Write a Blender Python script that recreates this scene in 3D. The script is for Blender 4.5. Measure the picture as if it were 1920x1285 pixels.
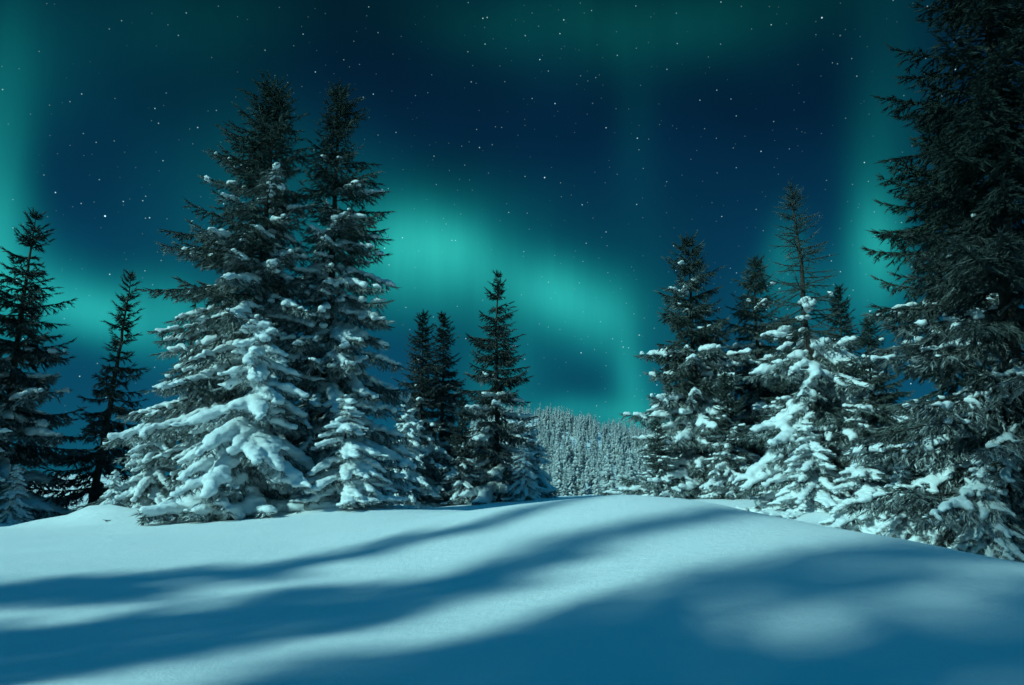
import bpy, math, time
import numpy as np
from mathutils import Vector
T0 = time.time()
for o in list(bpy.data.objects):
    bpy.data.objects.remove(o, do_unlink=True)
scene = bpy.context.scene
COL = scene.collection
R = math.radians

# ------------------------------------------------------------------ camera
FPX, CAM_Z = 1280.0, 1.7                       # 24 mm lens on a 1920 px wide frame
PITCH = math.atan((880 - 642.5) / FPX)
cam_d = bpy.data.cameras.new('camera'); cam = bpy.data.objects.new('camera', cam_d); COL.objects.link(cam)
cam_d.sensor_width = 36; cam_d.lens = 24; cam_d.clip_start = 0.05; cam_d.clip_end = 6000
cam.location = (0, 0, CAM_Z); cam.rotation_euler = (math.pi / 2 + PITCH, 0, 0)
scene.camera = cam

# ------------------------------------------------------------------ light and exposure
SUN_AZ, SUN_EL = R(57), R(33)                  # light travels to the right of the view, away from the camera
sun_d = bpy.data.lights.new('moon', 'SUN'); sun = bpy.data.objects.new('moon', sun_d); COL.objects.link(sun)
sun_d.energy = 3.9; sun_d.angle = R(2.2); sun_d.color = (0.50, 0.94, 0.90)
LDIR = Vector((math.sin(SUN_AZ) * math.cos(SUN_EL), math.cos(SUN_AZ) * math.cos(SUN_EL), -math.sin(SUN_EL)))
sun.rotation_euler = LDIR.to_track_quat('-Z', 'Y').to_euler()
vs = scene.view_settings
vs.view_transform = 'Standard'; vs.look = 'None'; vs.gamma = 1; vs.use_curve_mapping = False
vs.exposure = 0.0
scene.render.engine = 'CYCLES'
cy = scene.cycles
cy.use_denoising = True; cy.use_adaptive_sampling = True; cy.adaptive_threshold = 0.02
cy.max_bounces = 4; cy.diffuse_bounces = 3; cy.glossy_bounces = 2; cy.transmission_bounces = 2
cy.sample_clamp_indirect = 4; cy.use_light_tree = False

def ray(px, py):
    u = (px - 960) / FPX; v = -(py - 642.5) / FPX
    return np.array([u, math.cos(PITCH) - v * math.sin(PITCH), math.sin(PITCH) + v * math.cos(PITCH)])
def at(px, py, Y):
    d = ray(px, py)
    return np.array([0, 0, CAM_Z]) + d * (Y / d[1])
def az_el(px, py):
    d = ray(px, py); d = d / np.linalg.norm(d)
    return math.atan2(d[0], d[1]), math.asin(d[2])

# ------------------------------------------------------------------ night sky with aurora and stars
world = bpy.data.worlds.new('World'); scene.world = world; world.use_nodes = True
WT = world.node_tree; WT.nodes.clear()
world.cycles.sampling_method = 'MANUAL'; world.cycles.sample_map_resolution = 256
class NB:
    def __init__(s, tree): s.t = tree
    def n(s, typ, **kw):
        nd = s.t.nodes.new(typ)
        for k, v in kw.items():
            setattr(nd, k, v)
        return nd
    def set(s, sock, v):
        if isinstance(v, bpy.types.NodeSocket): s.t.links.new(v, sock)
        else: sock.default_value = v
    def math(s, op, a, b=None, c=None, clamp=False):
        nd = s.n('ShaderNodeMath', operation=op, use_clamp=clamp)
        for i, v in enumerate((a, b, c)):
            if v is not None: s.set(nd.inputs[i], v)
        return nd.outputs[0]
    def vmath(s, op, a, b=None, out=0):
        nd = s.n('ShaderNodeVectorMath', operation=op)
        s.set(nd.inputs[0], a)
        if b is not None: s.set(nd.inputs[1], b)
        return nd.outputs[out]
    def ramp(s, fac, stops, interp='LINEAR'):
        nd = s.n('ShaderNodeValToRGB'); cr = nd.color_ramp; cr.interpolation = interp
        while len(cr.elements) < len(stops): cr.elements.new(0.5)
        for e, (p, c) in zip(cr.elements, stops):
            e.position = p; e.color = (*c, 1) if len(c) == 3 else c
        s.set(nd.inputs[0], fac); return nd.outputs[0]
    def mix(s, fac, a, b, blend='MIX'):
        nd = s.n('ShaderNodeMix', data_type='RGBA', blend_type=blend)
        s.set(nd.inputs[0], fac); s.set(nd.inputs[6], a); s.set(nd.inputs[7], b)
        return nd.outputs[2]
    def noise(s, vec, scale, detail=2, rough=0.5, out=0):
        nd = s.n('ShaderNodeTexNoise'); s.set(nd.inputs['Vector'], vec)
        nd.inputs['Scale'].default_value = scale; nd.inputs['Detail'].default_value = detail
        nd.inputs['Roughness'].default_value = rough
        return nd.outputs[out]

W = NB(WT)
tc = W.n('ShaderNodeTexCoord').outputs['Generated']
dirv = W.vmath('NORMALIZE', tc)
sp = W.n('ShaderNodeSeparateXYZ'); WT.links.new(dirv, sp.inputs[0])
az = W.math('ARCTAN2', sp.outputs[0], sp.outputs[1])
el = W.math('ARCSINE', sp.outputs[2])
# the curtains go on round the horizon: the view's quarter of sky, mirrored four times
azf = W.math('SUBTRACT', W.math('PINGPONG', W.math('ADD', az, R(45)), R(90)), R(45))
wn = W.noise(dirv, 3.2, 2, 0.5, 1)
wv = W.vmath('SCALE', W.vmath('SUBTRACT', wn, (0.5, 0.5, 0.5))); wv.node.inputs[3].default_value = 0.07
cb = W.n('ShaderNodeCombineXYZ'); WT.links.new(azf, cb.inputs[0]); WT.links.new(el, cb.inputs[1])
ae = W.vmath('ADD', cb.outputs[0], wv)
def blob(px, py, sx, sy, amp, rot=0.0):
    a, e = az_el(px, py)
    m = W.n('ShaderNodeMapping', vector_type='TEXTURE')
    W.set(m.inputs[0], ae); m.inputs[1].default_value = (a, e, 0); m.inputs[2].default_value = (0, 0, R(rot))
    m.inputs[3].default_value = (sx / FPX, sy / FPX, 1)
    d = W.vmath('DOT_PRODUCT', m.outputs[0], m.outputs[0], out=1)
    return W.math('MULTIPLY', W.math('POWER', 0.6065, d), amp)
def total(lst):
    t = lst[0]
    for b in lst[1:]: t = W.math('ADD', t, b)
    return t
GREEN = [  # px, py, sx, sy, strength, tilt: the bright curtain folds
    (800, 468, 84, 48, .40, -8), (715, 520, 90, 48, .15, -20), (880, 520, 60, 50, .06, 0), (940, 545, 50, 60, .03, 0), (1050, 562, 80, 46, .38, -12), (1130, 610, 36, 50, .10, -35),
    (1178, 700, 24, 62, .16, 4), (1185, 790, 46, 46, .10, 0), (1090, 775, 90, 22, .16, 0), (940, 700, 60, 60, .09, 0), (1240, 640, 50, 90, .035, 0),
    (170, 596, 66, 30, .28, -24), (320, 605, 70, 40, .20, -5), (4, 470, 32, 95, .22, 8), (4, 290, 28, 130, .09, 4), (40, 130, 80, 70, .030, 30), (75, 545, 46, 46, .12, -35),
    (1640, 480, 26, 60, .24, 0), (1645, 380, 34, 110, .07, 0), (1685, 150, 45, 150, .020, 0), (1475, 490, 22, 44, .10, 0), (1560, 570, 80, 50, .07, 0),
    (1270, 60, 190, 50, .042, 0), (980, 40, 170, 38, .028, 0), (350, 40, 140, 55, .024, 15),
    (800, 390, 220, 60, .045, -10), (1190, 280, 30, 110, .014, 0), (450, 430, 100, 120, .045, 0)]
gsum = total([blob(*b) for b in GREEN])
rays = W.n('ShaderNodeMapping'); W.set(rays.inputs[0], cb.outputs[0]); rays.inputs[3].default_value = (9, 1.0, 1)
rn = W.noise(rays.outputs[0], 2.2, 5, 0.62)
gsum = W.math('MULTIPLY', gsum, W.math('MULTIPLY_ADD', rn, 0.50, 0.74))
# blue night behind the curtains; unseen zenith brightened to fill shaded snow
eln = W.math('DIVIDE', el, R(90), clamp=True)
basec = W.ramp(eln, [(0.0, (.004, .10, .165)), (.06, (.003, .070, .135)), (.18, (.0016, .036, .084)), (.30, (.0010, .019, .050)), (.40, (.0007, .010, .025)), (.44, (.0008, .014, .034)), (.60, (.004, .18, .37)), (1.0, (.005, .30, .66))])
patch = W.noise(ae, 2.6, 2, 0.5)
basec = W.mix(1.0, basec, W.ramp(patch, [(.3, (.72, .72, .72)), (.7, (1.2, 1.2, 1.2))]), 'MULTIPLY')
aur = W.n('ShaderNodeCombineXYZ')
WT.links.new(W.math('MULTIPLY', W.math('POWER', gsum, 1.6), .09), aur.inputs[0])
WT.links.new(gsum, aur.inputs[1])
WT.links.new(W.math('MULTIPLY', gsum, .82), aur.inputs[2])
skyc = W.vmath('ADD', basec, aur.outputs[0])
def stars(scale, rad, keep, gain):
    v = W.n('ShaderNodeTexVoronoi', feature='F1'); W.set(v.inputs['Vector'], dirv); v.inputs['Scale'].default_value = scale
    spc = W.n('ShaderNodeSeparateColor'); WT.links.new(v.outputs['Color'], spc.inputs[0])
    core = W.math('SUBTRACT', 1.0, W.math('DIVIDE', v.outputs['Distance'], rad * scale), clamp=True)
    on = W.math('GREATER_THAN', spc.outputs[0], keep)
    mag = W.math('MULTIPLY_ADD', W.math('POWER', spc.outputs[1], 4.0), 1.0, 0.10)
    return W.math('MULTIPLY', W.math('MULTIPLY', W.math('POWER', core, 1.3), on), W.math('MULTIPLY', mag, gain))
st = W.math('ADD', stars(36, .0013, .45, 2.7), stars(105, .0010, .15, 1.5))
stc = W.n('ShaderNodeCombineXYZ')
WT.links.new(W.math('MULTIPLY', st, .62), stc.inputs[0]); WT.links.new(W.math('MULTIPLY', st, .95), stc.inputs[1]); WT.links.new(st, stc.inputs[2])
skyc = W.vmath('ADD', skyc, stc.outputs[0])
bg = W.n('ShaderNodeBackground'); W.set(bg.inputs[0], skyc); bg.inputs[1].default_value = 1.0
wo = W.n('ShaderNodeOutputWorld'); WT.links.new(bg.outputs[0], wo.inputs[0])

# ------------------------------------------------------------------ materials
def new_mat(name):
    m = bpy.data.materials.new(name); m.use_nodes = True
    b = NB(m.node_tree); p = m.node_tree.nodes['Principled BSDF']
    return m, b, p
def snow_material(name, ground):
    m, b, p = new_mat(name)
    pos = b.n('ShaderNodeNewGeometry').outputs['Position']
    n1 = b.noise(pos, 0.7, 3); n2 = b.noise(pos, 38.0 if ground else 20.0, 4, 0.7)
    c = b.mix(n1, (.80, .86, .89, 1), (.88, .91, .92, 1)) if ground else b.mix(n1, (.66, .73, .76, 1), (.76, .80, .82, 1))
    c = b.mix(0.12, c, b.ramp(n2, [(.3, (.6, .68, .72)), (.7, (1, 1, 1))]), 'MULTIPLY')
    b.set(p.inputs['Base Color'], c)
    p.inputs['Roughness'].default_value = 0.62; p.inputs['Specular IOR Level'].default_value = 0.25
    bp = b.n('ShaderNodeBump'); bp.inputs['Strength'].default_value = 0.5 if ground else 0.5
    bp.inputs['Distance'].default_value = 0.045 if ground else 0.05
    hsum = b.math('ADD', b.math('MULTIPLY', n2, 0.5), b.noise(pos, 6.0 if ground else 9.0, 3, 0.55))
    if ground: hsum = b.math('ADD', hsum, b.math('MULTIPLY', b.noise(pos, 140.0, 3, 0.7), 0.45))
    b.set(bp.inputs['Height'], hsum)
    b.set(p.inputs['Normal'], bp.outputs[0])
    return m
M_GROUND = snow_material('snow_surface', True)
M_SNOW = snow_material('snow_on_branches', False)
def needle_material(name, dark, light):
    m, b, p = new_mat(name)
    geo = b.n('ShaderNodeNewGeometry')
    pos = geo.outputs['Position']
    c = b.mix(b.noise(pos, 2.2, 3), (*dark, 1), (*light, 1))
    at_ = b.n('ShaderNodeAttribute', attribute_name='frost')
    nz = b.n('ShaderNodeSeparateXYZ'); b.set(nz.inputs[0], geo.outputs['True Normal'])
    up = b.math('ABSOLUTE', nz.outputs[2])
    f = b.math('MULTIPLY', at_.outputs['Fac'], b.math('MULTIPLY_ADD', up, 1.0, 0.15), clamp=True)
    c = b.mix(f, c, (.78, .84, .86, 1))
    b.set(p.inputs['Base Color'], c); p.inputs['Roughness'].default_value = 0.7
    p.inputs['Specular IOR Level'].default_value = 0.2
    return m
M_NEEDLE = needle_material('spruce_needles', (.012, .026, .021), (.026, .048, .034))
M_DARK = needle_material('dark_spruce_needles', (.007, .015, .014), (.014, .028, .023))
m, b, p = new_mat('bark')
pos = b.n('ShaderNodeNewGeometry').outputs['Position']
mp = b.n('ShaderNodeMapping'); b.set(mp.inputs[0], pos); mp.inputs[3].default_value = (6, 6, 1.2)
bn = b.noise(mp.outputs[0], 5, 4, 0.65)
b.set(p.inputs['Base Color'], b.ramp(bn, [(.3, (.018, .015, .012)), (.7, (.06, .05, .042))]))
p.inputs['Roughness'].default_value = 0.9
bp = b.n('ShaderNodeBump'); bp.inputs['Distance'].default_value = 0.03; b.set(bp.inputs['Height'], bn); b.set(p.inputs['Normal'], bp.outputs[0])
M_BARK = m

# ------------------------------------------------------------------ mesh helpers
def mesh_np(name, V, faces, mats, mat_idx=None, smooth=False, attrs=None):
    """faces: list of (N,k) int arrays"""
    me = bpy.data.meshes.new(name)
    V = np.asarray(V, np.float32)
    me.vertices.add(len(V)); me.vertices.foreach_set('co', V.ravel())
    tot = np.concatenate([np.full(len(f), f.shape[1], np.int32) for f in faces])
    li = np.concatenate([f.ravel() for f in faces]).astype(np.int32)
    me.loops.add(len(li)); me.loops.foreach_set('vertex_index', li)
    me.polygons.add(len(tot))
    st = np.zeros(len(tot), np.int32); st[1:] = np.cumsum(tot)[:-1]
    me.polygons.foreach_set('loop_start', st)
    for mm in mats: me.materials.append(mm)
    if mat_idx is not None: me.polygons.foreach_set('material_index', np.asarray(mat_idx, np.int32))
    if smooth: me.polygons.foreach_set('use_smooth', np.ones(len(tot), bool))
    for k, a in (attrs or {}).items():
        at_ = me.attributes.new(k, 'FLOAT', 'POINT'); at_.data.foreach_set('value', np.asarray(a, np.float32))
    me.update(calc_edges=True); me.validate()
    return me
def link(name, data, parent=None, loc=(0, 0, 0), rot=(0, 0, 0), scale=1.0, **props):
    o = bpy.data.objects.new(name, data); COL.objects.link(o)
    o.location = loc; o.rotation_euler = rot; o.scale = (scale,) * 3 if np.isscalar(scale) else scale
    if parent: o.parent = parent
    for k, v in props.items():
        if v is not None: o[k] = v
    return o
def tube(P, rad, k):
    """P (n,3) centre line, rad (n,) -> verts, quads"""
    n = len(P)
    T = np.gradient(P, axis=0); T /= np.linalg.norm(T, axis=1)[:, None] + 1e-9
    ref = np.where(np.abs(T[:, 2:3]) > .8, np.array([[1., 0, 0]]), np.array([[0, 0, 1.]]))
    A = np.cross(T, ref); A /= np.linalg.norm(A, axis=1)[:, None] + 1e-9
    B = np.cross(T, A)
    th = np.linspace(0, 2 * np.pi, k, endpoint=False)
    V = P[:, None] + rad[:, None, None] * (np.cos(th)[None, :, None] * A[:, None] + np.sin(th)[None, :, None] * B[:, None])
    i = np.arange(n - 1)[:, None] * k; j = np.arange(k)[None]; j2 = (j + 1) % k
    Q = np.stack([i + j, i + j2, i + k + j2, i + k + j], -1).reshape(-1, 4)
    return V.reshape(-1, 3), Q
def vnoise(P, seed=0):
    """cheap smooth 3-D value noise in -1..1"""
    rg = np.random.RandomState(seed); tab = rg.rand(4096) * 2 - 1
    Pi = np.floor(P).astype(np.int64); f = P - Pi; f = f * f * (3 - 2 * f)
    out = 0
    for dx in (0, 1):
        for dy in (0, 1):
            for dz in (0, 1):
                hsh = ((Pi[:, 0] + dx) * 73856093 ^ (Pi[:, 1] + dy) * 19349663 ^ (Pi[:, 2] + dz) * 83492791) & 4095
                w = (f[:, 0] if dx else 1 - f[:, 0]) * (f[:, 1] if dy else 1 - f[:, 1]) * (f[:, 2] if dz else 1 - f[:, 2])
                out = out + w * tab[hsh]
    return out

# ------------------------------------------------------------------ snowy ground, one sheet out to the horizon
CTRL = [(0,1285,6.0),(480,1285,5.8),(960,1285,5.6),(1440,1285,5.3),(1920,1285,5.0),
(0,1170,8.2),(480,1150,8.6),(960,1130,8.6),(1440,1110,7.6),(1920,1150,6.4),
(0,1070,12),(480,1050,13),(960,1010,12.5),(1300,990,11.5),(1600,1040,9.2),
(0,1015,17),(350,995,18),(700,975,18),(960,948,17),(1190,927,16),(1300,938,15),(1400,958,13.6),(1500,978,12.2),(1600,1000,11.0),(1700,1018,10.1),(1800,1045,9.2),(1920,1068,8.4),
(0,992,22),(250,972,23),(500,966,23.5),(640,950,24),(760,962,27),(960,942,32),(800,950,34),
(1350,936,26),(1450,938,25),(1480,968,20),(1600,985,19),(1530,945,23)]
CP = [tuple(at(*c)) for c in CTRL] + [(-12,-2,0),(0,-4,0),(10,-4,-.2),(0,1,.05),(12,5,.0),(14,10,-.3),(9.5,12.5,-.25),(12,15,-.3),(-15,5,.2),(-25,15,.2),(20,25,.2),(20,12,-.3),(0,40,.0),(-20,40,-.3),(20,40,.2),(9.2,15,-.2),(6,20,.1),(3.5,20,.2),(-30,30,0)]
CP = np.array(CP)
def _fit():
    X = CP[:, :2]; n = len(X)
    d = np.linalg.norm(X[:, None] - X[None], axis=2)
    K = np.where(d > 0, d * d * np.log(d + 1e-9), 0) + .3 * np.eye(n)
    A = np.zeros((n + 3, n + 3)); A[:n, :n] = K; A[:n, n] = 1; A[:n, n+1:] = X; A[n, :n] = 1; A[n+1:, :n] = X.T
    return np.linalg.solve(A, np.r_[CP[:, 2], 0, 0, 0])
TW = _fit()
def sstep(a, b, x):
    t = np.clip((x - a) / (b - a), 0, 1); return t * t * (3 - 2 * t)
_bg = np.random.RandomState(9)
BUMPS = [(float(_bg.uniform(-15, -4.5)), float(_bg.uniform(21.2, 23.2)), float(_bg.uniform(.04, .16)), float(_bg.uniform(.35, .9)), float(_bg.uniform(.3, .6))) for _ in range(26)] + \
 [(float(_bg.uniform(5, 9.5)), float(_bg.uniform(16.5, 19.5)), float(_bg.uniform(.04, .14)), float(_bg.uniform(.3, .7)), float(_bg.uniform(.3, .6))) for _ in range(12)] + [(-5.9, 23.2, .30, 1.0, .6), (-12.6, 22.2, .22, .8, .5), (-7.6, 22.4, .10, 1.6, .4), (8.6, 18.6, .18, .8, .6), (5.6, 24.5, .25, 1.6, .8), (-2.0, 29, .15, 2, .8)]
def ground_h(x, y):
    x = np.asarray(x, float); y = np.asarray(y, float); sh = x.shape
    x = x.ravel(); y = y.ravel(); out = np.empty(len(x)); n = len(CP)
    r = np.hypot(x, y - 15)
    near = r < 60
    xn, yn = x[near], y[near]
    d2 = (xn[:, None] - CP[:, 0]) ** 2 + (yn[:, None] - CP[:, 1]) ** 2
    hn = (0.5 * d2 * np.log(d2 + 1e-12)) @ TW[:n] + TW[n] + TW[n+1] * xn + TW[n+2] * yn
    for bx, by, bh, sx, sy in BUMPS:
        hn += bh * np.exp(-.5 * (((xn - bx) / sx) ** 2 + ((yn - by) / sy) ** 2))
    P = np.stack([xn, yn, np.zeros_like(xn)], 1)
    hn += .024 * vnoise(P * [.55, .9, 1], 3) + .011 * vnoise((P @ np.array([[.84, .54, 0], [-.54, .84, 0], [0, 0, 1]])) * [2.4, .9, 1], 4)
    P2 = np.stack([x, y, np.zeros_like(x)], 1)
    D = np.hypot(x, y); A = np.arctan2(x, y)
    ridge = 30 + 8 * np.exp(-((A + .1) / .25) ** 2) - 60 * np.clip(A - .06, 0, .3)
    front = np.cos(A) > 0.2
    far = -3 - 2 * sstep(40, 110, D) + np.where(front, np.exp(-(np.clip(-A - .02, 0, 3) / .06) ** 2), 0) * (ridge + 5) * sstep(120, 520, D) - 40 * sstep(650, 1400, D)
    far = far + 3.0 * vnoise(P2 / 70.0, 8) * sstep(80, 300, D)
    w = sstep(30, 58, r)
    out[:] = far; out[near] = hn * (1 - w[near]) + far[near] * w[near]
    return out.reshape(sh)
def gz(x, y): return float(ground_h(np.array([x]), np.array([y]))[0])
def build_ground():
    k = math.asinh(1600 / 9.0)
    xs = 9 * np.sinh(k * np.linspace(-1, 1, 290))
    ys = 12 + 9 * np.sinh(np.linspace(-math.asinh(120 / 9), k, 290))
    X, Y = np.meshgrid(xs, ys); Z = ground_h(X, Y)
    V = np.stack([X, Y, Z], -1).reshape(-1, 3)
    nx, ny = len(xs), len(ys)
    i = np.arange(ny - 1)[:, None] * nx + np.arange(nx - 1)[None]
    Q = np.stack([i, i + 1, i + nx + 1, i + nx], -1).reshape(-1, 4)
    link('snow_ground', mesh_np('snow_ground', V, [Q], [M_GROUND], smooth=True), kind='structure', label='rolling ground of deep untouched snow')
build_ground()

# ------------------------------------------------------------------ spruce builder
def shoot_templates(rg, nn, nl, nw, fwd=42, bare=False):
    """one needle-covered shoot along +X, length 1: list of (V, F)"""
    out = []
    for _ in range(4):
        V, F = [], []
        if bare:
            w = .05
            V += [(0, -w, 0), (0, w, 0), (1.0, 0, 0), (0, 0, -w), (0, 0, w)]; F += [(0, 1, 2), (3, 4, 2)]
            for i in range(4):
                x = .2 + .2 * i; s = 1 if i % 2 else -1; l = .35
                b0 = len(V); V += [(x, 0, -.03), (x + .04, 0, .03), (x + l * 1.1, s * l * .8, rg.uniform(-.15, .3))]; F.append((b0, b0 + 1, b0 + 2))
        else:
            def blade(c, d, l, w):
                side = np.cross(d, [rg.randn(), rg.randn(), rg.randn()]); side /= np.linalg.norm(side)
                c = np.array(c); b0 = len(V)
                V.extend([tuple(c - side * w), tuple(c + side * w), tuple(c + d * l)]); F.append((b0, b0 + 1, b0 + 2))
            for i in range(4):                                  # dense heart of the shoot
                ph = i * 1.57 + rg.rand(); a = R(rg.uniform(6, 24))
                d = np.array([math.cos(a), math.sin(a) * math.cos(ph), math.sin(a) * math.sin(ph)])
                blade((.05 + .16 * i * rg.rand(), 0, 0), d, rg.uniform(.6, .95), nw * rg.uniform(1.2, 1.8))
            for i in range(nn - 3):                             # needles standing off
                x = (i + rg.rand()) / (nn - 3) * .85 + .02
                ph = i * 2.4 + rg.rand() * .8
                a = R(fwd) * rg.uniform(.7, 1.2); l = nl * rg.uniform(.8, 1.3) * (1 - .25 * x)
                d = np.array([math.cos(a), math.sin(a) * math.cos(ph), math.sin(a) * math.sin(ph)])
                blade((x, 0, 0), d, l, nw * .8)
        out.append((np.array(V, np.float32), np.array(F, np.int64)))
    return out
def nrm(a): return a / (np.linalg.norm(a, axis=-1, keepdims=True) + 1e-9)
ICO = None
def ico():
    global ICO
    if ICO is None:
        import bmesh
        bm = bmesh.new(); bmesh.ops.create_icosphere(bm, subdivisions=2, radius=1)
        ICO = (np.array([v.co[:] for v in bm.verts], np.float32), np.array([[v.index for v in f.verts] for f in bm.faces], np.int64)); bm.free()
    return ICO
def remesh_snow(name, C, S, voxel, seed):
    """C (n,3) centres, S (n,3) radii -> one merged lumpy snow mesh"""
    v, f = ico(); n = len(C)
    V = (C[:, None] + v[None] * S[:, None]).reshape(-1, 3)
    F = (f[None] + (np.arange(n) * len(v))[:, None, None]).reshape(-1, 3)
    src = mesh_np(name + '_src', V, [F], [])
    o = bpy.data.objects.new('tmp', src); COL.objects.link(o)
    md = o.modifiers.new('r', 'REMESH'); md.mode = 'VOXEL'; md.voxel_size = voxel; md.use_smooth_shade = True
    sm = o.modifiers.new('s', 'SMOOTH'); sm.factor = .5; sm.iterations = 2
    dg = bpy.context.evaluated_depsgraph_get()
    me = bpy.data.meshes.new_from_object(o.evaluated_get(dg))
    bpy.data.objects.remove(o, do_unlink=True); bpy.data.meshes.remove(src)
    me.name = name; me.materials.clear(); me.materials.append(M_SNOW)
    co = np.empty(len(me.vertices) * 3, np.float32); me.vertices.foreach_get('co', co); co = co.reshape(-1, 3)
    dz = .5 * voxel * vnoise(co / .16, seed) + .5 * voxel * vnoise(co / .07, seed + 1)
    co[:, 2] += dz
    co[:, 0] += .35 * voxel * vnoise(co / .1, seed + 2)
    me.vertices.foreach_set('co', co.ravel())
    me.polygons.foreach_set('use_smooth', np.ones(len(me.polygons), bool)); me.update()
    return me
TRIS = {}
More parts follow.
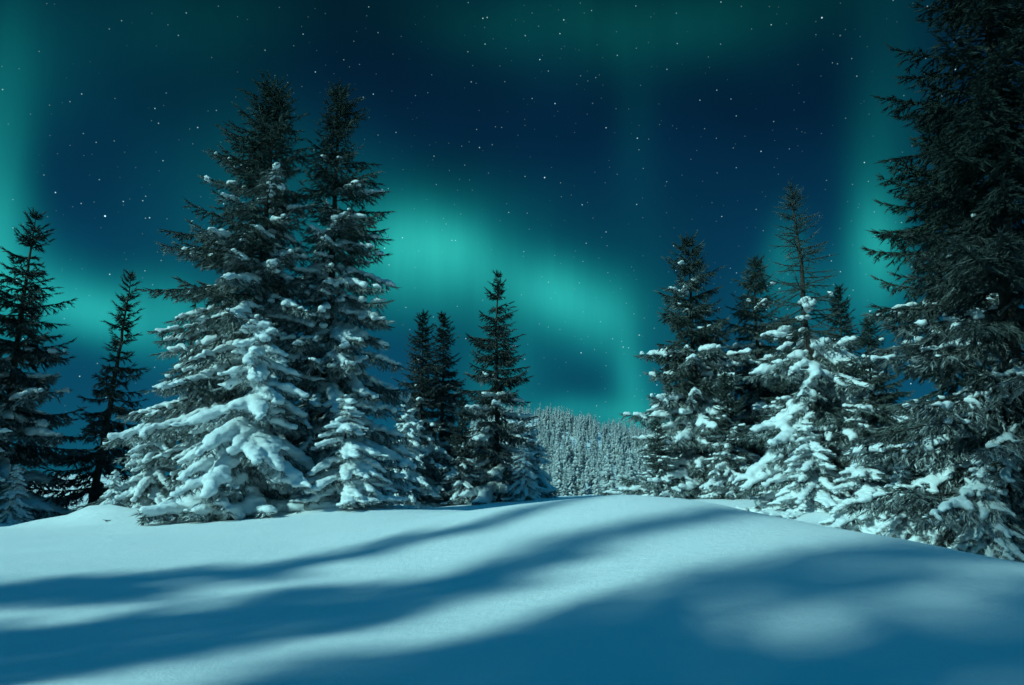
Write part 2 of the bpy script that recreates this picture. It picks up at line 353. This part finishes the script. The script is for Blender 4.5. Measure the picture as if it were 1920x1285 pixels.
def spruce(name, seed, H, Lfun, whorl=.36, per=6, z0=.25, gap2=.12, shoot=.25, needles=8, nl=.20, nw=.028, snow=lambda u: .5, pad=1.0,
           frost=lambda u: .2, sag=.30, mat=None, bare=2.0, voxel=.055, back_keep=1.0, azw=None, drop=.12, r0=None, snow_r=.085, l2k=.34, cap2=.75, axk=1.0, e_top=52, e_low=-12, wob=.05):
    """returns dict of meshes for one spruce of height H standing at the origin"""
    rg = np.random.RandomState(seed)
    r0 = r0 or .012 * H + .03
    # trunk
    nz = 26
    zz = np.linspace(-.5, H, nz); wx = np.cumsum(rg.randn(nz)) * wob * .4; wy = np.cumsum(rg.randn(nz)) * wob * .4
    wx -= wx[0]; wy -= wy[0]
    TP = np.stack([wx, wy, zz], 1); TR = r0 * np.clip(1 - zz / H, 0, 1) ** .85 + .008
    TV, TQ = tube(TP, TR, 9)
    trunkV, trunkQ = [TV], [TQ]; tb = len(TV)
    UP, UD, UL, UF, UB = [], [], [], [], []      # shoots: position, direction, length, frost, bare
    SC, SS = [], []
    z = z0; wi = 0
    while z < H * .985:
        u = z / H
        k = max(3, int(round(per * (1 - .35 * u))))
        a0 = rg.rand() * 6.283
        for bi in range(k):
            if rg.rand() < drop: continue
            a = a0 + bi * 6.283 / k + rg.randn() * .22
            if math.sin(a) > .45 and rg.rand() > back_keep: continue
            zb = min(H * .985, z + rg.uniform(-.5, .5) * whorl); u = zb / H
            L = Lfun(u) * rg.uniform(.62, 1.14) * (1 + .26 * float(vnoise(np.array([[math.cos(a) * 1.6 + 7, math.sin(a) * 1.6, zb * .9]]), seed)[0]))
            if azw: L *= azw(a, u)
            if L < .10: L = .10
            isb = u > bare
            e = R(e_low + (e_top - e_low) * np.clip((u - .35) / .65, 0, 1) ** 1.5) + rg.randn() * .10
            cov = snow(u); has = rg.rand() < min(1, cov * 1.35); load = cov * rg.uniform(.5, 1.3) if has else 0
            sg = sag * (1 - .65 * u) * rg.uniform(.6, 1.3) + .16 * load
            upc = .20 * rg.uniform(.4, 1.4) * (1 - .4 * load)
            n = 12; s = np.linspace(0, 1, n)
            hx = np.array([math.cos(a), math.sin(a), 0]); hp = np.array([-math.sin(a), math.cos(a), 0])
            curv = rg.randn() * .10
            rr = L * s * (.94 if abs(e) < .5 else math.cos(e) + .1)
            zo = L * (math.tan(min(e, 1.0)) * s * (1 - .35 * s) - sg * s ** 1.6 + upc * s ** 3)
            b0 = np.array([np.interp(zb, zz, wx), np.interp(zb, zz, wy), zb])
            P = b0 + rr[:, None] * hx + (curv * L * s ** 2)[:, None] * hp + zo[:, None] * np.array([0, 0, 1.])
            P[:, 2] = np.maximum(P[:, 2], .06 + .04 * rg.rand())
            br = np.clip(.010 * L, .005, .05) * (1 - s) ** .8 + (.010 if isb else .004)
            V, Q = tube(P, br, 4); trunkV.append(V); trunkQ.append(Q + tb); tb += len(V)
            T = nrm(np.gradient(P, axis=0))
            # secondary twigs both sides
            n2 = max(5, int(L * .88 / gap2))
            for side in (-1, 1):
                s2 = np.linspace(.12, .985, n2) + rg.uniform(-.4, .4, n2) / n2
                s2 = np.clip(s2, .05, .99)
                if isb: s2 = s2[rg.rand(n2) < .85]
                m2 = len(s2)
                if m2 == 0: continue
                p2 = np.stack([np.interp(s2, s, P[:, i]) for i in range(3)], 1)
                t2 = nrm(np.stack([np.interp(s2, s, T[:, i]) for i in range(3)], 1))
                l2 = np.minimum(cap2, .13 + l2k * L * (1 - s2) ** .85 * np.minimum(1, s2 / .22 + .25)) * rg.uniform(.7, 1.15, m2)
                ang = R(58) - R(16) * s2 + rg.randn(m2) * .14
                lat = nrm(np.cross(t2, [0, 0, 1.])) * side
                d2 = nrm(t2 * np.cos(ang)[:, None] + lat * np.sin(ang)[:, None] + np.array([0, 0, -1.]) * (rg.uniform(.10, .65, m2) * (1 - .5 * u) + .15 * load)[:, None])
                nseg = np.maximum(1, np.ceil(l2 / (shoot * .85)).astype(int))
                pc = p2.copy(); dc = d2.copy()
                for kseg in range(int(nseg.max())):
                    ok = nseg > kseg
                    seg = l2 / nseg
                    UP.append(pc[ok]); UD.append(dc[ok]); UL.append((seg * 1.25)[ok]); UB.append(np.full(ok.sum(), isb))
                    fr = frost(u) * rg.uniform(.2, 1.6, ok.sum()) * (1.35 if has else .5)
                    UF.append(fr)
                    last = (nseg - 1 == kseg)
                    if has:
                        prob = load * np.where(last, .22, .85)
                        sel = ok & (rg.rand(m2) < prob)
                        if sel.any():
                            q = pc[sel] + dc[sel] * (seg[sel] * rg.uniform(.15, .55, sel.sum()))[:, None]
                            q[:, 2] += snow_r * .62
                            rad = snow_r * rg.uniform(.6, 1.5, sel.sum()) * pad
                            SC.append(q); SS.append(np.stack([rad, rad, rad * rg.uniform(.55, .8, len(rad))], 1))
                    if kseg >= 0 and not isb:
                        tt = ok & (l2 > .22)
                        for sd in (-1, 1):
                            ts = tt & (rg.rand(m2) < .8)
                            if ts.any():
                                la = nrm(np.cross(dc[ts], [0, 0, 1.])) * sd
                                d3 = nrm(dc[ts] * .75 + la * .65 + np.array([0, 0, -1.]) * rg.uniform(.1, .9, ts.sum())[:, None])
                                UP.append(pc[ts] + dc[ts] * (seg[ts] * rg.uniform(.3, .8, ts.sum()))[:, None]); UD.append(d3)
                                UL.append(shoot * rg.uniform(.55, .9, ts.sum())); UB.append(np.full(ts.sum(), False))
                                UF.append(frost(u) * rg.uniform(.2, 1.6, ts.sum()) * (1.35 if has else .5))
                    pc = pc + dc * seg[:, None]
                    dc = nrm(dc + np.array([0, 0, -.16]) + rg.randn(m2, 3) * .10)
            # leading shoots along the branch itself
            na = max(2, int(L / (shoot * .8)))
            sa = np.linspace(.15, .97, na)
            pa = np.stack([np.interp(sa, s, P[:, i]) for i in range(3)], 1); ta = np.stack([np.interp(sa, s, T[:, i]) for i in range(3)], 1)
            UP.append(pa); UD.append(nrm(ta)); UL.append(np.full(na, shoot)); UB.append(np.full(na, isb)); UF.append(frost(u) * rg.uniform(.2, 1.4, na))
            if has and L > .4:
                nb = max(2, int(L / (snow_r * 1.3)))
                load = load * (.5 + .5 * axk)
                sb = np.linspace(.10, .97, nb); kk = rg.rand(nb) < min(1, load * 1.25); sb = sb[kk]
                if len(sb):
                    q = np.stack([np.interp(sb, s, P[:, i]) for i in range(3)], 1); q[:, 2] += snow_r * .8
                    q += rg.randn(len(sb), 3) * [.03, .03, .01]
                    rad = snow_r * pad * (.7 + .9 * np.sin(np.pi * np.clip(sb, 0, 1)) * np.minimum(1.3, L / 1.6) * axk) * rg.uniform(.75, 1.3, len(sb))
                    SC.append(q); SS.append(np.stack([rad, rad, rad * .62], 1))
        z += whorl * (1 - .45 * u) * rg.uniform(.8, 1.2); wi += 1
    # leader
    UP.append(np.array([[wx[-1], wy[-1], H - .15]])); UD.append(np.array([[0, 0, 1.]])); UL.append(np.array([.35])); UF.append(np.zeros(1)); UB.append(np.array([bare < 1]))
    UP, UD, UL, UF, UB = (np.concatenate(q) for q in (UP, UD, UL, UF, UB))
    UD = nrm(UD)
    # assemble the needle mesh
    tpl = shoot_templates(rg, needles, nl, nw)
    bt = shoot_templates(rg, 0, 0, 0, bare=True)
    roll = rg.rand(len(UP)) * 6.283
    ref = np.where(np.abs(UD[:, 2:3]) > .9, np.array([[1., 0, 0]]), np.array([[0, 0, 1.]]))
    Bx = nrm(np.cross(UD, ref)); By = np.cross(UD, Bx)
    c, s_ = np.cos(roll)[:, None], np.sin(roll)[:, None]
    B1, B2 = Bx * c + By * s_, -Bx * s_ + By * c
    which = rg.randint(0, 4, len(UP))
    VV, FF, FA = [], [], []; base = 0
    for isb in (False, True):
        for w in range(4):
            ids = np.where((which == w) & (UB == isb))[0]
            if not len(ids): continue
            tv, tf = (bt if isb else tpl)[w]
            v = UP[ids][:, None] + UL[ids][:, None, None] * (tv[None, :, :1] * UD[ids][:, None] + tv[None, :, 1:2] * B1[ids][:, None] + tv[None, :, 2:] * B2[ids][:, None])
            VV.append(v.reshape(-1, 3)); FF.append((tf[None] + (base + np.arange(len(ids)) * len(tv))[:, None, None]).reshape(-1, 3))
            FA.append(np.repeat(UF[ids], len(tv))); base += len(ids) * len(tv)
    V = np.concatenate(VV)
    V[:, 2] = np.maximum(V[:, 2], -.25)
    crown = mesh_np(name + '_crown', V, [np.concatenate(FF)], [mat or M_NEEDLE], attrs={'frost': np.concatenate(FA)})
    trunk = mesh_np(name + '_trunk', np.concatenate(trunkV), [np.concatenate(trunkQ)], [M_BARK], smooth=True)
    out = {'crown': crown, 'trunk': trunk, 'H': H}
    ns = 0
    if SC:
        sn = remesh_snow(name + '_snow', np.concatenate(SC), np.concatenate(SS), voxel, seed)
        out['snow_load'] = sn; ns = len(sn.polygons) * 2
    TRIS[name] = (len(crown.polygons), len(trunk.polygons) * 2, ns, len(UP))
    return out
USED = {}
def plant(t, X, Y, label, cat='spruce', name='spruce_tree', scale=1.0, rz=0.0, lean=(0, 0), group=None, dz=0.0):
    z = gz(X, Y)
    e = link(name, None, loc=(X, Y, z + dz), rot=(R(lean[0]), R(lean[1]), R(rz)), scale=scale, label=label, category=cat, group=group)
    e.empty_display_size = .5
    for part in ('trunk', 'crown', 'snow_load'):
        if part in t:
            link(part, t[part], parent=e, kind='stuff' if part == 'snow_load' else None)
    return e
def top_h(px, py, Y, X=None):
    """height above ground of a top seen at pixel py and depth Y"""
    p = at(px, py, Y)
    return p[0], p[2] - gz(p[0], Y)

# --- the tall pair and its snow-laden young neighbours
YA = 25.0
xa, ha = top_h(522, 158, YA); xb, hb = top_h(640, 162, YA + .8)
def azA(a, u):     # the twin stands to the right: shorter limbs on that side
    return 1 - .40 * max(0, math.cos(a)) * (1 - .2 * u)
tA = spruce('tall_a', 11, ha, lambda u: 6.0 * (1 - u) ** .66 * (1 if u > .12 else .9), whorl=.42, per=7, gap2=.195, shoot=.38, needles=8, nl=.29, nw=.052,
            snow=lambda u: float(np.interp(u, [0, .25, .45, .62, .75, .85, 1], [.7, .68, .6, .44, .2, .04, 0])), frost=lambda u: .58 * (1 - u), azw=azA, axk=.62, back_keep=.5, snow_r=.12, voxel=.078, cap2=.95, l2k=.30, sag=.36)
plant(tA, xa, YA, 'tall spruce with broad snow-laden lower limbs, left trunk of the tall pair')
def azB(a, u): return 1 - .35 * max(0, -math.cos(a))
tB = spruce('tall_b', 23, hb, lambda u: 3.7 * (1 - u) ** .55, whorl=.40, per=7, gap2=.165, shoot=.37, needles=8, nl=.29, nw=.052,
            snow=lambda u: float(np.interp(u, [0, .25, .5, .66, .78, .88, 1], [.7, .68, .62, .5, .2, .04, 0])), frost=lambda u: .58 * (1 - u), azw=azB, axk=.62, back_keep=.5, snow_r=.12, voxel=.078, cap2=.85, sag=.34)
plant(tB, xb, YA + .8, 'tall narrower spruce with snow pads to mid height, right trunk of the tall pair')
xc, hc = top_h(478, 588, 21.9)
tC = spruce('young', 37, 7.0, lambda u: 3.3 * (1 - u) ** .75, whorl=.40, per=7, gap2=.15, shoot=.32, needles=8, nl=.29, nw=.052,
            snow=lambda u: .9 if u < .93 else .6, pad=1.3, frost=lambda u: .5, back_keep=.5, snow_r=.115, voxel=.058, sag=.5, e_top=20, e_low=-22, cap2=.8)
plant(tC, xc, 21.9, 'young spruce almost buried in snow in front of the tall pair', scale=(hc / 7.0 * 1.15, hc / 7.0 * 1.15, hc / 7.0))
xd, hd = top_h(640, 735, 22.4)
plant(tC, xd + .25, 22.4, 'small spruce under thick white snow pads at the right foot of the tall pair', scale=(hd / 7.0 * 1.4, hd / 7.0 * 1.4, hd / 7.0), rz=140)
xd, hd = top_h(300, 760, 24.3)
plant(tC, xd, 24.3, 'low bushy snowy spruce at the left foot of the tall pair', scale=hd / 7.0, rz=250)
xd, hd = top_h(215, 880, 23.6)
plant(tC, xd, 23.6, 'smallest snow-covered spruce, low bush nearest the leaning thin spruce', scale=hd / 7.0, rz=60)

# --- sparse mid-distance spruces
tM = spruce('sparse', 51, 11.5, lambda u: 3.1 * (1 - u) ** .85 + .12, whorl=.41, per=6, gap2=.16, shoot=.32, needles=8, nl=.29, nw=.052,
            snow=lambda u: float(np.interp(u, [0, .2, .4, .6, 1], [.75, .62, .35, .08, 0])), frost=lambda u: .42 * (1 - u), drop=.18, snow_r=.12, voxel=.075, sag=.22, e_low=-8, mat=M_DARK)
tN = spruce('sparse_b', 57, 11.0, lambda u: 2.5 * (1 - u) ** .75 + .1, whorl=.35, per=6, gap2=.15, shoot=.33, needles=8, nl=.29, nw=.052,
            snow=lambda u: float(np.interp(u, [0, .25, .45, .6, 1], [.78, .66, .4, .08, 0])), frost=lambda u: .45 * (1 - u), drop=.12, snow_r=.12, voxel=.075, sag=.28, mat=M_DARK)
GM = 'spruces standing behind the snow mound'
def put(t, px, py, Y, label, rz=0, lean=(0, 0), dx=0.0, **kw):
    x, hh = top_h(px, py, Y)
    return plant(t, x + dx, Y, label, scale=hh / t['H'], rz=rz, lean=lean, **kw)
put(tM, 933, 515, 35, 'lone sparse spruce with visible trunk and pointed top, centre of the snowy clearing', rz=20)
put(tN, 795, 588, 35, 'slim dark spruce just right of the tall pair, left of two close tops', rz=75)
put(tN, 830, 590, 36.5, 'slim spruce with bare upper trunk, right of two close tops beside the lone spruce', rz=200)
put(tN, 868, 745, 34, 'short snowy spruce between the two close tops and the lone spruce', rz=310)
put(tC, 760, 770, 33, 'dense snowy young spruce behind the right edge of the tall pair', rz=30)
put(tC, 985, 835, 33, 'low snowy spruce at the right foot of the lone spruce', rz=170)
put(tC, 1000, 800, 40, 'snow-dusted spruce behind the lone spruce beside the distant forest', rz=280)
# far left, in the shade
put(tM, 64, 402, 27, 'large dark spruce standing at the left edge of the picture', rz=130)
put(tN, -40, 470, 24, 'dark spruce cut by the left edge of the picture', rz=40)
tL = spruce('leaning', 71, 9.0, lambda u: 1.9 * (1 - u) ** .9 + .22 if u < .62 else .62 * (1 - u) ** .5 + .1, whorl=.36, per=5, gap2=.16, shoot=.32, needles=8, nl=.29, nw=.048,
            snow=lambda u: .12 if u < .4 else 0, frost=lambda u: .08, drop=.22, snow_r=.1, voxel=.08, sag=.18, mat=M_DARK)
put(tL, 246, 512, 28, 'thin dark spruce with a leaning trunk left of the tall pair', lean=(0, 4), dx=-.6)
put(tC, 30, 870, 25, 'snowy bush-like spruce under the dark spruces at the left edge', rz=90)

# --- right-hand group
tR = spruce('group', 83, 10.8, lambda u: 3.5 * (1 - u) ** .66, whorl=.37, per=7, gap2=.145, shoot=.33, needles=8, nl=.29, nw=.052,
            snow=lambda u: float(np.interp(u, [0, .25, .45, .65, 1], [.75, .68, .5, .25, 0])), frost=lambda u: .42 * (1 - u) + .05, drop=.1, back_keep=.7, snow_r=.115, voxel=.08, sag=.20, e_low=-6)
put(tR, 1290, 450, 28, 'full conical spruce at the left of the right-hand group', rz=0)
put(tR, 1412, 488, 29, 'conical spruce with layered limbs just left of the bare-topped tree', rz=105)
put(tN, 1572, 540, 27, 'small dark spruce top behind the bare-topped tree', rz=20)
put(tR, 1360, 700, 26, 'short snowy spruce between the two conical spruces', rz=220)
xr, hr = top_h(1487, 345, 20.5)
tT = spruce('bare_top', 97, hr, lambda u: (2.9 * (1 - u) ** .5 if u < .5 else 2.9 * (1 - u) ** .9), whorl=.33, per=7, gap2=.14, shoot=.28, needles=8, nl=.29, nw=.048,
            snow=lambda u: float(np.interp(u, [0, .40, .50, .60, .7, 1], [.58, .62, .42, .2, .0, 0])), frost=lambda u: .38 if u < .5 else .2, bare=.50, snow_r=.10, pad=1.1, voxel=.062, sag=.42, e_low=-14, back_keep=.7, drop=.1)
plant(tT, xr + .35, 20.5, 'spruce with thin bare twiggy top and snow-heavy lower half', lean=(0, -2))

xr, hr = top_h(1745, 185, 15.5)
tS = spruce('near', 109, hr, lambda u: 2.8 * (1 - u) ** .55, whorl=.31, per=7, gap2=.125, shoot=.26, needles=8, nl=.29, nw=.048,
            snow=lambda u: float(np.interp(u, [0, .3, .45, .56, .66, 1], [.62, .58, .45, .25, .04, 0])), frost=lambda u: .8 * max(0, .75 - u), axk=.35, snow_r=.075, voxel=.055, sag=.24, back_keep=.6, drop=.12)
plant(tS, xr + .1, 15.5, 'tall ragged spruce near the right edge with patchy snow')
tG = spruce('giant', 127, 15.0, lambda u: 3.0 * (1 - u) ** .5, whorl=.37, per=7, gap2=.13, shoot=.27, needles=8, nl=.29, nw=.048,
            snow=lambda u: float(np.interp(u, [0, .22, .34, .42, 1], [.6, .55, .32, .03, 0])), frost=lambda u: 1.0 * max(0, .5 - u), axk=.35, snow_r=.075, voxel=.058, sag=.26, back_keep=.35, drop=.08, mat=M_DARK)  # darker needle colour stands in for shade on this tree
def put_wide(t, px, py, Y, label, wide, rz=0):
    x, hh = top_h(px, py, Y); k = hh / t['H']
    return plant(t, x, Y, label, scale=(k * wide, k * wide, k), rz=rz)
put_wide(tC, 1520, 790, 19.2, 'bushy spruce with bright snow clumps in front of the bare-topped tree', 1.35, 200)
put_wide(tR, 1625, 600, 18.6, 'bushy spruce between the bare-topped tree and the ragged spruce', 1.0, 60)
put_wide(tR, 1480, 600, 25, 'dense spruce filling the gap behind the bare-topped tree', 1.1, 300)
put_wide(tC, 1615, 830, 17.2, 'low snow-clad spruce where the mound ends under the ragged spruce', 1.5, 90)
put_wide(tR, 1232, 790, 27, 'low spruce with snowy boughs at the left foot of the right-hand group', 1.1, 15)
p = at(1885, 1000, 12.8)
plant(tG, p[0] + .25, 12.8, 'giant dark spruce filling the right edge, top out of the picture', lean=(0, 3.5))
put(tC, 1690, 860, 13.6, 'low snowy spruce at the foot of the ragged spruce on the mound edge', rz=120)
put(tC, 1830, 850, 12.0, 'low snow-patched spruce in front of the giant dark spruce', rz=20)

# --- spruces out of the picture to the left and behind, whose shadows lie across the snow
nv = np.array([math.cos(SUN_AZ), -math.sin(SUN_AZ)]); dv = np.array([math.sin(SUN_AZ), math.cos(SUN_AZ)])
for i, (s_, t_, hh, wide, what) in enumerate([
    (-12.3, 12, 15.5, .54, 'slim spruce out of view casting the farthest foreground shadow'),
    (-8.8, 11, 16.5, .52, 'slim spruce out of view casting the second foreground shadow'),
    (-7.6, 6, 6.3, .66, 'short spruce out of view shading the lower left snow'),
    (-5.0, 12, 20, .47, 'slim spruce out of view casting the middle foreground shadow'),
    (-2.5, 11, 18, .66, 'broad spruce out of view shading the lower right snow'),
    (1.2, 11, 15, .75, 'broad spruce out of view behind the viewpoint'),
    (4.5, 12, 15, .8, 'broad spruce out of view right of the viewpoint'),
    (-29.5, 9, 11, 1.0, 'broad spruce out of view shading the dark left edge trees'),
    (-33.0, 8, 12, 1.0, 'broad spruce out of view farthest along the left edge')]):
    q = s_ * nv - t_ * dv; k = hh / tR['H']
    plant(tR, q[0], q[1], what, scale=(k * wide, k * wide, k), rz=37 * i, group='shadow-casting spruces beside the viewpoint')

# ------------------------------------------------------------------ forest on the far hill
def far_tree(seed, tiers, per, name):
    rg = np.random.RandomState(seed)
    V, F, MI = [], [], []
    def q(pts, mi):
        b0 = len(V); V.extend(pts); F.append([b0, b0 + 1, b0 + 2]); F.append([b0, b0 + 2, b0 + 3]); MI.extend([mi, mi])
    for i in range(tiers):
        u = (i + .3) / tiers; z = .06 + .93 * u
        L = .19 * (1 - u) ** .75 + .012
        for k in range(max(3, int(per * (1 - .5 * u)))):
            a = rg.rand() * 6.283; l = L * rg.uniform(.6, 1.15); dr = rg.uniform(.25, .7) * (1 - .6 * u)
            h_ = np.array([math.cos(a), math.sin(a), 0]); s_ = np.array([-math.sin(a), math.cos(a), 0]); w = l * rg.uniform(.28, .42); zz = z + rg.uniform(-.02, .02)
            def pt(r, sw, up): return tuple(h_ * r + s_ * sw + np.array([0, 0, zz - dr * r + up]))
            q([pt(0, 0, .01), pt(l * .6, -w, -.015), pt(l, 0, 0), pt(l * .6, w, -.015)], 0)
            q([pt(l * .3, 0, -.005), pt(l * .7, -w * .5, -.035), pt(l * .9, 0, -.04), pt(l * .7, w * .5, -.035)], 0)
            if rg.rand() < .85:
                q([pt(l * .1, 0, .02), pt(l * .55, -w * .75, .002), pt(l * .88, 0, .014), pt(l * .55, w * .75, .002)], 1)
    TV, TQ = tube(np.array([[0, 0, -.05], [0, 0, .5], [0, 0, 1.0]]), np.array([.012, .008, .001]), 4)
    b0 = len(V); V = np.concatenate([np.array(V), TV]); F = np.array(F)
    T3 = np.concatenate([TQ[:, [0, 1, 2]], TQ[:, [0, 2, 3]]]) + b0
    return V, np.concatenate([F, T3]), np.array(MI + [2] * len(T3))
FM = [M_DARK, M_SNOW, M_BARK]
variants = [far_tree(s, 17, 11, 'v') for s in (1, 2, 3, 4)]
vm = [mesh_np('forest_spruce', v[0], [v[1]], FM, v[2], attrs={'frost': np.full(len(v[0]), .6)}) for v in variants]
rg = np.random.RandomState(5)
cand = []
while len(cand) < 1350:
    A = rg.uniform(R(-5), R(17)); D = math.sqrt(rg.uniform(110 ** 2, 600 ** 2))
    cand.append((D * math.sin(A), D * math.cos(A), A, D, rg.uniform(6, 12.5)))
az0, az1 = az_el(985, 850)[0], az_el(1250, 850)[0]
cand.sort(key=lambda c: c[3])
singles = [c for c in cand if az0 < c[2] < az1][:290]
keys = set(id(c) for c in singles)
rest = [c for c in cand if id(c) not in keys]
zz = ground_h(np.array([c[0] for c in singles]), np.array([c[1] for c in singles]))
for c, z in zip(singles, zz):
    link('forest_spruce', vm[rg.randint(4)], loc=(c[0], c[1], z - .2), rot=(0, 0, rg.rand() * 6.28), scale=(c[4] * rg.uniform(.85, 1.2),) * 2 + (c[4],),
         label='small frosted spruce in the forest on the distant hill', category='spruce', group='frosted spruces on the distant hill')
small = [far_tree(s, 11, 6, 's') for s in (11, 12, 13)]
VV, FF, MI, b0 = [], [], [], 0
zz = ground_h(np.array([c[0] for c in rest]), np.array([c[1] for c in rest]))
for i, (c, z) in enumerate(zip(rest, zz)):
    v, f, mi = small[i % 3]
    VV.append(v * c[4] + [c[0], c[1], z - .2]); FF.append(f + b0); MI.append(mi); b0 += len(v)
V = np.concatenate(VV)
link('forest', mesh_np('forest', V, [np.concatenate(FF)], FM, np.concatenate(MI), attrs={'frost': np.full(len(V), .6)}),
     kind='stuff', label='mass of frosted spruce forest covering the distant hill', category='forest')
for k, v in TRIS.items(): print(k, v)
print('tris', sum(sum(v[:3]) for v in TRIS.values()), 'forest', sum(len(f) for f in FF), len(variants[0][1]), 'script', round(time.time() - T0, 1))
